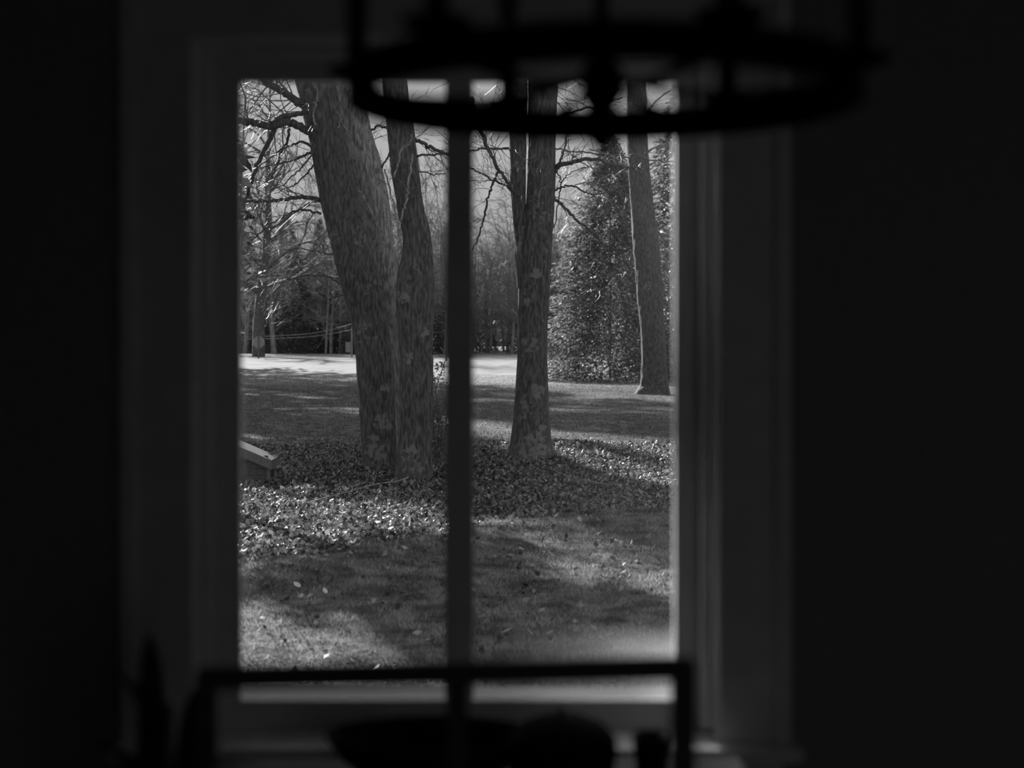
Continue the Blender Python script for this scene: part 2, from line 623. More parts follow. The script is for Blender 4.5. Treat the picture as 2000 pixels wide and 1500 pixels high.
at.data.foreach_set('value', np.array([smooth(46, 56, v[1]) for v in gv], dtype=np.float32))
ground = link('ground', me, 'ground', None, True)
struct(ground)
# low wooded rise far behind the trees
hx = np.linspace(-90, 90, 61)
hv = []
for yy_, hh_ in ((150, -1.0), (158, 5.0), (168, 8.0), (182, -1.0)):
    for x in hx:
        hv.append((x, yy_ + 3 * noise.noise(Vector((x * .1, 0, 1))), hh_ + (2.2 * noise.noise(Vector((x * .06, yy_ * .05, 2))) + 1.2 * noise.noise(Vector((x * .5, yy_, 2)))) * (hh_ > 0)))
i = np.arange(3)[:, None] * 61
j = np.arange(60)[None, :]
struct(link('wooded_rise', np_mesh('wooded_rise', np.array(hv), np.stack([i + j, i + j + 1, i + 61 + j + 1, i + 61 + j], -1).reshape(-1, 4)), 'rise', None, True))


# ------------------------------------------------------------------ trees
def grow(tb, start, d, length, r, depth, rng, droop=0.0, segs=5, n=4, kids=(3, 5), spread=0.8, minr=0.003):
    """recursive bare branch into a Tubes"""
    pts = [np.array(start, float)]
    d = np.array(d, float)
    d /= np.linalg.norm(d) + 1e-9
    for s in range(segs):
        w = np.array([rng.gauss(0, 1), rng.gauss(0, 1), rng.gauss(0, 1)]) * 0.16
        d = d + w + np.array([0, 0, -droop])
        d /= np.linalg.norm(d)
        pts.append(pts[-1] + d * length / segs)
    rad = np.linspace(r, max(minr * .8, r * .4), segs + 1)
    tb.add(pts, rad, n)
    if depth <= 0:
        return
    for k in range(rng.randint(*kids)):
        t = rng.uniform(0.25, 1.0)
        q = min(int(t * segs), segs - 1)
        base = pts[q] + (pts[q + 1] - pts[q]) * (t * segs - q)
        ax = np.array([rng.gauss(0, 1), rng.gauss(0, 1), rng.gauss(0, 1)])
        dd = (pts[q + 1] - pts[q])
        dd /= np.linalg.norm(dd)
        ax -= dd * ax.dot(dd)
        ax /= np.linalg.norm(ax) + 1e-9
        nd = dd * math.cos(spread) + ax * math.sin(spread)
        grow(tb, base, nd, length * rng.uniform(.45, .7), max(minr, r * rng.uniform(.35, .55)), depth - 1, rng, droop,
             max(3, segs - 1), 3 if depth <= 2 else n, kids, spread, minr)


def big_trunk(name, rows, Y, m, parent, patches=(), top_extra=None, lean=0.0, rough=0.06, n=64, step=0.035, base_flare=0.0, knots=()):
    """rows: (py, xl, xr) silhouette from the base upwards at distance Y (lean adds depth with height)"""
    pts, rad = [], []
    for py, xl, xr in rows:
        z = H(py, Y)
        yy = Y + lean * (z + .5)
        c = P((xl + xr) / 2, py, yy)
        pts.append(np.array([c.x, yy, EYE + (HOR - py) / F * yy]))
        rad.append((xr - xl) / 2 / F * yy)
    if top_extra:
        for p, r in top_extra:
            pts.append(np.array(p, float))
            rad.append(r)
    cen = spline(pts, 10)
    rr = np.interp(np.linspace(0, len(rad) - 1, len(cen)), range(len(rad)), rad)
    # resample by arc length
    seg = np.r_[0, np.cumsum(np.linalg.norm(np.diff(cen, axis=0), axis=1))]
    fine = min(seg[-1], 6.2)
    L = np.concatenate([np.arange(0, fine, step), np.arange(fine, seg[-1] + .1, .25)])
    L = L[L <= seg[-1]]
    c2 = np.stack([np.interp(L, seg, cen[:, a]) for a in range(3)], 1)
    r2 = np.interp(L, seg, rr)
    t = np.gradient(c2, axis=0)
    t /= np.linalg.norm(t, axis=1)[:, None]
    u = np.cross(t, np.array([0, 1.0, 0]))
    u /= np.linalg.norm(u, axis=1)[:, None]
    v = np.cross(t, u)
    verts, lich = [], []
    sd = R.uniform(0, 50)
    for k in range(len(L)):
        for a in range(n):
            th = 2 * math.pi * a / n
            ca, sa = math.cos(th), math.sin(th)
            q = Vector((ca * 3.4 * r2[k] * 3.6 + sd, sa * 3.4 * r2[k] * 3.6, L[k] * 1.5))
            wv = noise.noise(Vector((ca * 1.3 + sd, sa * 1.3, L[k] * 0.7)))
            w = 1 - abs(noise.noise(q + Vector((0, 0, wv * 2)))) * 2.2
            w2 = noise.noise(q * 3.1)
            d = 1 + rough * (w - 0.5) + rough * .5 * w2 + 0.05 * wv
            if base_flare > 0:
                fl = math.exp(-L[k] / 0.28)
                d += base_flare * fl * (0.55 + 0.45 * math.sin(th * 5 + sd))
            p = c2[k] + (u[k] * ca + v[k] * sa) * r2[k] * d
            lv = 0.0
            for (kx, ky, kr) in patches:
                if v[k][1] * sa < 0.25:
                    pp = (p[0] / p[1] * F + 1000, HOR - (p[2] - EYE) / p[1] * F)
                    dd = math.hypot(pp[0] - kx, pp[1] - ky)
                    lv = max(lv, 1.0 - smooth(kr * .5, kr * 1.15, dd))
            lv = max(lv, 0.6 * smooth(.2, .6, noise.noise(Vector((p[0] * 2.4, p[1] * 2.4 + sd, p[2] * 2.4)))))
            for (kx, ky, kr, kd) in knots:
                pp = (p[0] / p[1] * F + 1000, HOR - (p[2] - EYE) / p[1] * F)
                dd = math.hypot(pp[0] - kx, pp[1] - ky)
                if dd < kr and v[k][1] * sa < 0.3:
                    p = p - (u[k] * ca + v[k] * sa) * kd * (1 - dd / kr)
            verts.append(p)
            lich.append(lv)
    i = np.arange(len(L) - 1)[:, None] * n
    j = np.arange(n)[None, :]
    j2 = (j + 1) % n
    q = np.stack([i + j, i + j2, i + n + j2, i + n + j], -1).reshape(-1, 4)
    me = np_mesh(name, np.array(verts), q)
    at = me.attributes.new('lichen', 'FLOAT', 'POINT')
    at.data.foreach_set('value', np.array(lich, dtype=np.float32))
    return link(name, me, m, parent, True), c2, r2


def px_branch(parent, pxs, Y, m='bark', w0=6, w1=3, dy=0.0, twigs=None, rng=R, ntw=10, tl=0.6, droop=0.02, name='branch'):
    """a limb that runs through picture points at distance Y (drifting dy towards its end)"""
    k = len(pxs)
    pts = []
    for a, (px, py) in enumerate(pxs):
        yy = Y + dy * a / (k - 1)
        pts.append(np.array(P(px, py, yy)))
    c = spline(pts, 6)
    c[1:-1] += np.array([[rng.gauss(0, .008) for _ in range(3)] for _ in range(len(c) - 2)])
    rad = np.linspace(w0, w1, len(c)) / 2 / F * Y
    tb = Tubes()
    tb.add(c, rad, 8)
    o = tb.build(name, m, parent)
    if twigs is not None:
        for s in range(ntw):
            q = rng.randint(1, len(c) - 2)
            dd = c[q + 1] - c[q - 1]
            dd /= np.linalg.norm(dd)
            ax = np.array([rng.gauss(0, 1), rng.gauss(0, .6), rng.gauss(0, 1)])
            grow(twigs, c[q], dd * .6 + ax * .6, tl * rng.uniform(.5, 1.3), min(.011, max(.004, rad[q] * .3)), 2, rng, droop, 5, 4, (2, 4), .6, .0022)
    return o


def crown(parent, base, height, reach, n, rng, m='bark', r0=.09, twig_mat='twig', depth=4, up=.75):
    """limbs and twigs above the frame: each limb a part, the fine twigs one part"""
    tw = Tubes()
    for k in range(n):
        a = 2 * math.pi * k / n + rng.uniform(-.3, .3)
        h = base[2] + height * (0.1 + 0.75 * k / n)
        st = np.array([base[0], base[1], h])
        L = reach * rng.uniform(.7, 1.15) * (1 - .45 * k / n)
        tb = Tubes()
        pts = [st]
        d = np.array([math.cos(a), math.sin(a), up * rng.uniform(.6, 1.3)])
        d /= np.linalg.norm(d)
        for s in range(7):
            d = d + np.array([rng.gauss(0, .13), rng.gauss(0, .13), rng.gauss(.02, .1)])
            d /= np.linalg.norm(d)
            pts.append(pts[-1] + d * L / 7)
        c = spline(pts, 3)
        rr = r0 * (1 - .5 * k / n)
        tb.add(c, np.linspace(rr, rr * .25, len(c)), 7)
        tb.build('branch', m, parent)
        for s in range(9):
            q = rng.randint(3, len(c) - 2)
            ax = np.array([rng.gauss(0, 1), rng.gauss(0, 1), rng.gauss(.2, 1)])
            dd = c[q + 1] - c[q - 1]
            dd /= np.linalg.norm(dd)
            grow(tw, c[q], dd * .7 + ax * .5, L * rng.uniform(.25, .5), rr * .35, depth - 1, rng, 0.0, 5, 4, (3, 5), .65, .005)
    o = tw.build('twigs', twig_mat, parent)
    o['kind'] = 'stuff'


def tree_root(name, px, py, label, cat='tree', group=None):
    p = hit_ground(px, py)
    return tag(empty(name, p), label, cat, group), p


# --- leaning oak on the left of the clump
t1, p1 = tree_root('leaning_tree', 742, 912, 'thick furrowed tree trunk leaning away from its upright neighbour')
Y1 = p1.y
rows = [(940, 700, 782), (912, 708, 773), (880, 708, 772), (820, 703, 771), (760, 699, 770), (700, 695, 767), (640, 687, 760), (600, 680, 754), (560, 668, 744),
        (500, 652, 728), (440, 637, 712), (380, 622, 697), (320, 613, 682), (260, 602, 671), (200, 588, 661), (150, 576, 650), (60, 552, 626), (-80, 520, 588)]
tp = P(500, -200, Y1)
_, c1, r1 = big_trunk('trunk', rows, Y1, 'bark', t1, [(748, 822, 24), (738, 880, 28), (752, 760, 14), (730, 860, 16)],
                      [((tp.x - .5, Y1, 8.5), .16), ((tp.x - .9, Y1, 11.5), .08), ((tp.x - 1.1, Y1, 14), .03)], base_flare=.28, lean=.02)
tw = Tubes()
RB = random.Random(21)
px_branch(t1, [(612, 262), (590, 250), (560, 238), (530, 246), (500, 240), (470, 238), (430, 230)], Y1, w0=17, w1=13, dy=-.3, twigs=tw, rng=RB, ntw=14, tl=.7)
px_branch(t1, [(604, 214), (580, 222), (555, 228), (532, 243)], Y1 - .05, w0=9, w1=12, dy=-.1, twigs=tw, rng=RB, ntw=3)
px_branch(t1, [(537, 246), (528, 270), (512, 300), (498, 335), (486, 372), (474, 400), (470, 415)], Y1 - .1, w0=11, w1=5, twigs=tw, rng=RB, ntw=10, tl=.5)
px_branch(t1, [(628, 392), (612, 388), (590, 384), (560, 389), (530, 393), (490, 393), (460, 396)], Y1, w0=10, w1=5, twigs=tw, rng=RB, ntw=10, tl=.6)
px_branch(t1, [(592, 205), (572, 192), (550, 178), (520, 160), (480, 130)], Y1, w0=16, w1=12, dy=.3, twigs=tw, rng=RB, ntw=14, tl=.9)
px_branch(t1, [(606, 285), (590, 276), (570, 282), (545, 296), (515, 318), (480, 345)], Y1 + .1, w0=6, w1=2, dy=.5, twigs=tw, rng=RB, ntw=9, tl=.6)
px_branch(t1, [(608, 298), (585, 308), (560, 316), (530, 322), (500, 330)], Y1 + .1, w0=6, w1=2.5, dy=.3, twigs=tw, rng=RB, ntw=7, tl=.5)
px_branch(t1, [(612, 302), (590, 325), (570, 345), (548, 366), (515, 372)], Y1, w0=4, w1=1.5, dy=-.3, twigs=tw, rng=RB, ntw=6, tl=.4)
px_branch(t1, [(613, 322), (598, 340), (580, 358), (560, 368), (535, 378)], Y1, w0=4, w1=1.5, dy=.4, twigs=tw, rng=RB, ntw=6, tl=.4)
px_branch(t1, [(566, 252), (560, 275), (548, 300), (540, 325), (528, 350)], Y1 + .2, w0=6, w1=3, dy=.4, twigs=tw, rng=RB, ntw=6, tl=.4)
px_branch(t1, [(628, 418), (600, 410), (575, 412), (545, 428), (520, 446), (490, 470)], Y1, w0=5, w1=2.5, dy=-.4, twigs=tw, rng=RB, ntw=8, tl=.6)
px_branch(t1, [(700, 372), (718, 398), (730, 425), (742, 452), (752, 470)], Y1 - .55, m='bark_light', w0=5, w1=5, twigs=tw, rng=RB, ntw=3, tl=.3)
px_branch(t1, [(652, 205), (668, 238), (686, 272), (697, 300), (704, 330)], Y1 - .6, m='bark_light', w0=2, w1=2, twigs=tw, rng=RB, ntw=4, tl=.3)
px_branch(t1, [(688, 160), (678, 190), (668, 225), (660, 250)], Y1 - .6, m='bark_light', w0=4.5, w1=2, twigs=tw, rng=RB, ntw=4, tl=.3)
px_branch(t1, [(610, 160), (620, 178), (617, 205), (613, 228), (617, 244)], Y1 - .6, m='bark_light', w0=3, w1=3, twigs=tw, rng=RB, ntw=2, tl=.2)
px_branch(t1, [(670, 560), (640, 540), (600, 536), (550, 552), (510, 562)], Y1 - .2, w0=3, w1=1, dy=-.5, twigs=tw, rng=RB, ntw=8, tl=.5)
px_branch(t1, [(672, 575), (650, 582), (615, 590), (570, 588), (520, 585)], Y1 - .1, w0=3, w1=1, dy=-.3, twigs=tw, rng=RB, ntw=8, tl=.4)
px_branch(t1, [(655, 500), (625, 492), (580, 486), (530, 490), (490, 480)], Y1, w0=3, w1=1, dy=.3, twigs=tw, rng=RB, ntw=8, tl=.5)
o = tw.build('twigs', 'twig', t1)
o['kind'] = 'stuff'
crown(t1, (W(540, Y1), Y1, 4.6), 8, 5.5, 9, RB)

# --- paler second stem behind the leaning trunk
t1b, p1b = tree_root('slanting_tree', 790, 905, 'paler slanting tree trunk emerging between two darker trunks')
Y1b = p1b.y + .45
rows = [(915, 776, 806), (860, 774, 804), (760, 768, 798), (680, 764, 792), (640, 760, 788), (560, 742, 780), (500, 728, 772), (440, 712, 766), (380, 697, 758), (320, 680, 743),
        (260, 668, 725), (200, 658, 714), (150, 650, 705), (60, 634, 684), (-80, 612, 655)]
_, c1b, r1b = big_trunk('trunk', rows, Y1b, 'bark_light', t1b, [(735, 480, 18), (700, 300, 18)], [((W(600, Y1b), Y1b + .4, 8.0), .12), ((W(560, Y1b), Y1b + .9, 12), .04)])
tw = Tubes()
px_branch(t1b, [(700, 300), (712, 270), (735, 248), (760, 252), (790, 262)], Y1b, w0=6, w1=3, twigs=tw, rng=RB, ntw=8, tl=.4)
px_branch(t1b, [(745, 330), (760, 300), (772, 270), (778, 230), (790, 180)], Y1b, w0=4, w1=3, twigs=tw, rng=RB, ntw=8, tl=.4)
o = tw.build('twigs', 'twig', t1b)
o['kind'] = 'stuff'
crown(t1b, (W(625, Y1b), Y1b + .2, 5.0), 7, 4.5, 7, RB, 'bark_light')

# --- upright trunk of the clump
t2, p2 = tree_root('upright_tree', 808, 934, 'upright furrowed tree trunk with a dark knot, beside the leaning trunk')
Y2 = p2.y
rows = [(955, 768, 850), (930, 775, 844), (890, 778, 842), (820, 779, 843), (740, 781, 845), (700, 782, 845), (640, 778, 845), (580, 774, 849), (540, 776, 849), (500, 785, 845),
        (460, 787, 841), (420, 778, 832), (380, 772, 825), (340, 765, 819), (300, 760, 814), (260, 757, 809), (200, 750, 800), (150, 745, 794), (60, 735, 780), (-80, 722, 760)]
_, c2_, r2_ = big_trunk('trunk', rows, Y2, 'bark', t2, [(800, 700, 14), (788, 580, 16), (830, 650, 12), (800, 880, 20)],
                        [((W(715, Y2), Y2 - .3, 8.0), .13), ((W(700, Y2), Y2 - .5, 12), .05)], base_flare=.25, knots=[(800, 541, 17, .09), (842, 690, 10, .03)])
tw = Tubes()
px_branch(t2, [(808, 270), (828, 280), (850, 292), (876, 303), (900, 312)], Y2, w0=8, w1=6, dy=.3, twigs=tw, rng=RB, ntw=7, tl=.5)
px_branch(t2, [(812, 308), (820, 304), (845, 302), (868, 300), (900, 290)], Y2, w0=5, w1=3, dy=-.2, twigs=tw, rng=RB, ntw=7, tl=.4)
px_branch(t2, [(782, 470), (779, 440), (770, 405), (762, 370), (752, 330)], Y2 - .35, m='bark_light', w0=5, w1=3, twigs=tw, rng=RB, ntw=4, tl=.3)
px_branch(t2, [(780, 440), (788, 410), (796, 380), (800, 350), (806, 300)], Y2 - .35, m='bark_light', w0=5, w1=3, twigs=tw, rng=RB, ntw=5, tl=.35)
px_branch(t2, [(770, 345), (778, 318), (785, 290), (800, 282), (806, 262)], Y2 - .4, m='bark_light', w0=4, w1=3, twigs=tw, rng=RB, ntw=5, tl=.3)
px_branch(t2, [(818, 335), (835, 338), (850, 342), (870, 338)], Y2, w0=3, w1=2, twigs=tw, rng=RB, ntw=5, tl=.3)
o = tw.build('twigs', 'twig', t2)
o['kind'] = 'stuff'
crown(t2, (W(735, Y2), Y2, 4.8), 8, 5.0, 8, RB)

# --- forked tree in the middle
t3, p3 = tree_root('forked_tree', 1040, 893, 'forked tree trunk with a big pale lichen patch at its foot')
Y3 = p3.y
rows = [(915, 985, 1095), (893, 995, 1080), (860, 999, 1075), (820, 1003, 1072), (760, 1007, 1070), (700, 1010, 1069), (640, 1010, 1070), (580, 1012, 1073), (520, 1014, 1076), (460, 1020, 1079),
        (400, 1027, 1082), (340, 1029, 1085), (280, 1030, 1085), (220, 1031, 1087), (160, 1032, 1090), (60, 1034, 1090), (-80, 1040, 1088)]
_, c3, r3 = big_trunk('trunk', rows, Y3, 'bark', t3, [(1048, 766, 20), (1042, 875, 40), (1047, 535, 14), (1038, 672, 22), (1060, 835, 10), (1030, 590, 10)],
                      [((W(1075, Y3), Y3, 8.2), .15), ((W(1090, Y3), Y3, 12.5), .05)], base_flare=.30)
rows = [(560, 1010, 1032), (520, 1007, 1030), (480, 1006, 1029), (440, 1003, 1028), (400, 1000, 1027), (340, 996, 1027), (280, 994, 1028), (220, 993, 1029), (160, 992, 1030), (60, 985, 1020), (-80, 970, 1000)]
o, c3b, r3b = big_trunk('fork_stem', rows, Y3 - .05, 'bark', t3, [], [((W(940, Y3), Y3, 8.4), .10), ((W(900, Y3), Y3, 12), .03)], n=48)
tw = Tubes()
px_branch(t3, [(1074, 345), (1085, 330), (1094, 321), (1112, 319), (1136, 312), (1165, 312), (1195, 320), (1225, 327), (1260, 330)], Y3, w0=12, w1=4, dy=-.3, twigs=tw, rng=RB, ntw=9, tl=.4)
px_branch(t3, [(1092, 322), (1098, 305), (1103, 285), (1108, 262), (1112, 230)], Y3 - .05, w0=5, w1=3, twigs=tw, rng=RB, ntw=8, tl=.4)
px_branch(t3, [(1078, 374), (1095, 366), (1118, 363), (1138, 373), (1160, 380), (1190, 373), (1215, 365), (1250, 366)], Y3 - .1, w0=4.5, w1=2, dy=-.4, twigs=tw, rng=RB, ntw=8, tl=.3)
px_branch(t3, [(1086, 334), (1094, 347), (1095, 366)], Y3 - .1, w0=2.5, w1=3, rng=RB)
px_branch(t3, [(1096, 358), (1108, 343), (1126, 332), (1150, 325)], Y3 - .1, w0=2.5, w1=1.5, dy=-.2, twigs=tw, rng=RB, ntw=4, tl=.2)
px_branch(t3, [(1118, 364), (1142, 356), (1166, 356), (1180, 345)], Y3 - .2, w0=2, w1=1.5, dy=-.2, twigs=tw, rng=RB, ntw=4, tl=.2)
px_branch(t3, [(1076, 380), (1095, 398), (1112, 416), (1132, 434), (1155, 452), (1178, 478)], Y3 + .2, w0=7, w1=4, dy=.8, twigs=tw, rng=RB, ntw=6, tl=.4)
px_branch(t3, [(1095, 368), (1090, 395), (1086, 430), (1082, 445)], Y3 - .1, w0=3, w1=2, rng=RB)
px_branch(t3, [(1006, 376), (990, 355), (974, 332), (958, 300), (944, 268), (932, 235), (920, 190)], Y3 - .2, w0=6, w1=9, dy=-.2, twigs=tw, rng=RB, ntw=10, tl=.5)
px_branch(t3, [(974, 334), (962, 360), (952, 390), (945, 425), (936, 458), (922, 490)], Y3 - .3, w0=5.5, w1=3, twigs=tw, rng=RB, ntw=4, tl=.3)
px_branch(t3, [(1006, 378), (985, 362), (960, 350), (930, 334), (900, 322)], Y3 + .1, w0=5, w1=3, dy=.5, twigs=tw, rng=RB, ntw=8, tl=.4)
px_branch(t3, [(1000, 288), (970, 291), (940, 291), (910, 296)], Y3, w0=5, w1=3, dy=-.2, twigs=tw, rng=RB, ntw=12, tl=.5)
px_branch(t3, [(1083, 290), (1120, 296), (1170, 300), (1220, 305), (1280, 313), (1330, 318)], Y3 + .1, w0=3, w1=2.4, dy=.6, twigs=tw, rng=RB, ntw=8, tl=.35)
px_branch(t3, [(1000, 215), (975, 222), (950, 232), (925, 240)], Y3, w0=4, w1=2.5, twigs=tw, rng=RB, ntw=10, tl=.5)
px_branch(t3, [(1086, 230), (1130, 215), (1170, 208), (1215, 190)], Y3, w0=5, w1=3, twigs=tw, rng=RB, ntw=10, tl=.5)
px_branch(t3, [(1074, 570), (1100, 572), (1140, 574), (1185, 560), (1210, 535)], Y3 - .3, w0=2.4, w1=1.4, dy=-.5, twigs=tw, rng=RB, ntw=6, tl=.35)
px_branch(t3, [(1030, 340), (1037, 318), (1045, 300)], Y3 - .55, m='bark_light', w0=2, w1=1, twigs=tw, rng=RB, ntw=6, tl=.25)
px_branch(t3, [(1050, 400), (1057, 372), (1075, 362)], Y3 - .5, m='bark_light', w0=2, w1=1, twigs=tw, rng=RB, ntw=5, tl=.25)
o = tw.build('twigs', 'twig', t3)
o['kind'] = 'stuff'
crown(t3, (W(1062, Y3), Y3, 4.8), 8, 5.5, 9, RB)

# --- old tree farther back on the right
t4, p4 = tree_root('distant_oak', 1275, 770, 'stout tree with flared foot standing before the bushy evergreen')
Y4 = p4.y
rows = [(778, 1232, 1318), (768, 1243, 1308), (750, 1251, 1304), (700, 1253, 1301), (640, 1250, 1298), (560, 1243, 1293), (480, 1236, 1288), (400, 1231, 1276), (320, 1226, 1268), (240, 1223, 1264), (150, 1221, 1261), (0, 1216, 1250)]
big_trunk('trunk', rows, Y4, 'bark', t4, [], [((W(1230, Y4), Y4, 14.0), .22), ((W(1225, Y4), Y4, 19), .06)], n=48, step=.06, base_flare=.22)
tw = Tubes()
for pts in ([(1228, 330), (1205, 310), (1180, 300), (1150, 290)], [(1262, 300), (1285, 285), (1310, 280)], [(1226, 250), (1200, 225), (1170, 190)], [(1262, 220), (1290, 190), (1320, 170)]):
    px_branch(t4, pts, Y4, m='bark_light', w0=5, w1=2.5, twigs=tw, rng=RB, ntw=8, tl=1.2)
o = tw.build('twigs', 'twig', t4)
o['kind'] = 'stuff'
crown(t4, (W(1236, Y4), Y4, 9.5), 9, 7.0, 9, RB, 'bark', .14)


# --- evergreens
def conifer_mesh(seed, height, radius, bare=.06, layers=26, sprays=9, cards=16, size=.28):
    rng = np.random.default_rng(seed)
    V, Fc = [], []
    n = 0
    for L in range(layers):
        f = L / (layers - 1)
        z = height * (bare + (1 - bare) * f)
        rl = radius * (1 - f) ** .75 * rng.uniform(.8, 1.15) + .12
        for s in range(sprays):
            a = rng.uniform(0, 2 * math.pi)
            ln = rl * rng.uniform(.65, 1.1)
            drop = -.28 * ln
            m_ = max(4, int(cards * (ln / radius + .25)))
            t = rng.uniform(.2, 1, m_) ** .7
            side = rng.normal(0, .16, m_) * ln * (1.15 - t) + rng.normal(0, .05, m_)
            c = np.stack([np.cos(a) * ln * t - np.sin(a) * side, np.sin(a) * ln * t + np.cos(a) * side,
                          z + drop * t * t + rng.normal(0, .10, m_)], 1)
            # each card: a slim drooping triangle pair
            d = np.stack([np.cos(a) + rng.normal(0, .5, m_), np.sin(a) + rng.normal(0, .5, m_), rng.normal(-.3, .35, m_)], 1)
            d /= np.linalg.norm(d, axis=1)[:, None]
            w = np.cross(d, rng.normal(0, 1, (m_, 3)))
            w /= np.linalg.norm(w, axis=1)[:, None]
            sz = size * rng.uniform(.6, 1.3, m_)[:, None]
            q = np.stack([c - d * sz * .5, c + w * sz * .17, c + d * sz * .5, c - w * sz * .17], 1).reshape(-1, 3)
            V.append(q)
            Fc.append(np.arange(m_ * 4).reshape(-1, 4) + n)
            n += m_ * 4
    return set_tone(np_mesh('needles', np.concatenate(V), np.concatenate(Fc)), 4, .4, 1.8, seed)


def conifer(name, label, x, y, me, height, group=None, scale=1.0, rz=0.0, trunk_r=.16):
    z = gz(x, y) if abs(x) < 60 and y < 130 else -.5
    e = tag(empty(name, (x, y, z)), label, 'tree', group)
    e.rotation_euler = (0, 0, rz)
    e.scale = (scale, scale, scale)
    o = bpy.data.objects.new('needles', me)
    COL.objects.link(o)
    o.parent = e
    o['kind'] = 'stuff'
    t = bpy.data.objects.new('trunk', trunk_mesh(height, trunk_r))
    COL.objects.link(t)
    t.parent = e
    return e


_tm = {}


def trunk_mesh(h, r):
    if (h, r) not in _tm:
        v, q = tube_np([(0, 0, -.2), (0, 0, h * .4), (0, 0, h * .97)], [r, r * .7, .02], 8)
        me = np_mesh('trunk', v, q)
        me.materials.append(M['pine_bark'])
        _tm[(h, r)] = me
    return _tm[(h, r)]


ev_a = conifer_mesh(1, 9.5, 3.6, .02, 54, 20, 54, .20)
ev_b = conifer_mesh(2, 12, 3.6, .03, 40, 14, 30, .28)
ev_c = conifer_mesh(3, 19, 4.0, .12, 36, 10, 20, .50)
ev_d = conifer_mesh(4, 4.5, 2.2, .0, 16, 10, 18, .30)
ev_p = conifer_mesh(6, 13.5, 2.5, .42, 30, 16, 34, .36)
ev_y = conifer_mesh(7, 9, 1.45, .43, 26, 14, 30, .30)
M['needle_pale'] = mat('pale_evergreen_needles', 0.21, 0.5, 0.4, translucent=0.4, tone=True)
ev_a.materials.append(M['needle_pale'])
for me in (ev_b, ev_c, ev_d, ev_p, ev_y):
    me.materials.append(M['needle'])
conifer('bushy_evergreen', 'bushy evergreen with low sweeping boughs right behind the stout tree', W(1192, 56), 56, ev_a, 9.5, None, 1.0, 0.0, .045)
conifer('dark_evergreen', 'dark evergreen half hidden behind the stout tree trunk', W(1322, 60), 60, ev_b, 12, None, 1.0, 0.0, .1)

EV = 'evergreens along the edge of the woods'
for k, (px, yy, sc) in enumerate([(470, 116, .95), (520, 121, .85), (572, 114, .80), (625, 118, .9), (668, 115, .75), (730, 120, .85), (560, 126, 1.0), (860, 124, .7), (440, 122, 1.1),
                                  (1080, 118, .8), (1150, 112, .75), (1250, 108, .9), (1330, 112, 1.0), (1380, 108, .9)]):
    conifer('woodland_evergreen', 'dark evergreen growing along the edge of the woods', W(px, yy), yy, ev_b, 12, EV, sc, k * 1.3)
for k, px in enumerate([455, 490, 540, 590, 640, 690, 740, 800, 860, 920, 960, 1010, 1060, 1110, 1160, 1220, 1290, 1350]):
    yy = 112 + 3 * math.sin(k * 2.1)
    conifer('woodland_bush', 'low dark bush at the foot of the far woods', W(px, yy), yy, ev_d, 4.5, 'bushes at the foot of the woods', .55 + .2 * math.sin(k * 1.7), k, .05)
for k in range(22):
    px = 440 + 44 * k
    yy = 126 + 3 * math.sin(k * 1.9)
    conifer('woodland_bush', 'low dark bush at the foot of the far woods', W(px, yy), yy, ev_d, 4.5, 'bushes at the foot of the woods', .8 + .25 * math.sin(k * 2.3), k * .7, .05)
# tall pines left of the view that throw the long shade over the lawn
PN = 'tall pines that shade the lawn'
for k, (x, y, sc) in enumerate([(-17.3, 63, 1.3), (-18, 55, 1.0), (-21, 70, 1.5), (-23, 60, 1.1), (-14, 48, .75), (-27, 68, 1.3), (-13.4, 41, .62), (-18, 72, 1.45)]):
    conifer('tall_pine', 'tall pine beside the far lawn', x, y, ev_c, 19, PN, sc, k * .9, .3)
# unseen trees added near the house to keep the sun off the window
for k, (x, y, sc) in enumerate([(-8.3, 14.0, 1.0), (-10.8, 17.5, 1.1)]):
    conifer('added_shade_spruce', 'unseen spruce added to shade the window', x, y, ev_p, 13.5, 'unseen spruces added for shade', sc, k * .9, .2)
conifer('added_shade_pine', 'unseen young pine with a narrow crown added to shade the near lawn', -4.95, 18.4, ev_y, 9, None, 1.0, 0.4, .12)  # added out of view, crown shaped to shade the near lawn
for k, (x, y, sc) in enumerate([(-9.7, 34.0, 1.1)]):
    conifer('added_high_pine', 'unseen pine with a high crown added to shade the leaf bed', x, y, ev_p, 13.5, None, sc, k * .9, .2)  # added out of view to throw shade on the leaf bed


# --- bare woods
def bare_mesh(seed, height, thick=1.0, m='hazed_bark'):
    rng = random.Random(seed)
    tb = Tubes()
    pts = [np.array([0, 0, -.2])]
    d = np.array([rng.gauss(0, .05), rng.gauss(0, .05), 1.0])
    for s in range(8):
        d = d + np.array([rng.gauss(0, .05), rng.gauss(0, .05), 0])
        pts.append(pts[-1] + d / np.linalg.norm(d) * height / 8)
    r0 = height * .011 * thick
    tb.add(pts, np.linspace(r0, .02, 9), 6)
    for k in range(26):
        t = rng.uniform(.18, .98)
        q = min(int(t * 8), 7)
        b = pts[q] + (pts[q + 1] - pts[q]) * (t * 8 - q)
        a = rng.uniform(0, 2 * math.pi)
        grow(tb, b, (math.cos(a), math.sin(a), rng.uniform(.3, 1.2)), height * rng.uniform(.14, .26) * (1.2 - .6 * t), r0 * .35 * (1.1 - .6 * t),
             2, rng, -.01, 4, 3, (3, 5), .6, .012)
    me = np_mesh('bare_tree', np.concatenate(tb.v), np.concatenate(tb.f))
    me.materials.append(M[m])
    return me


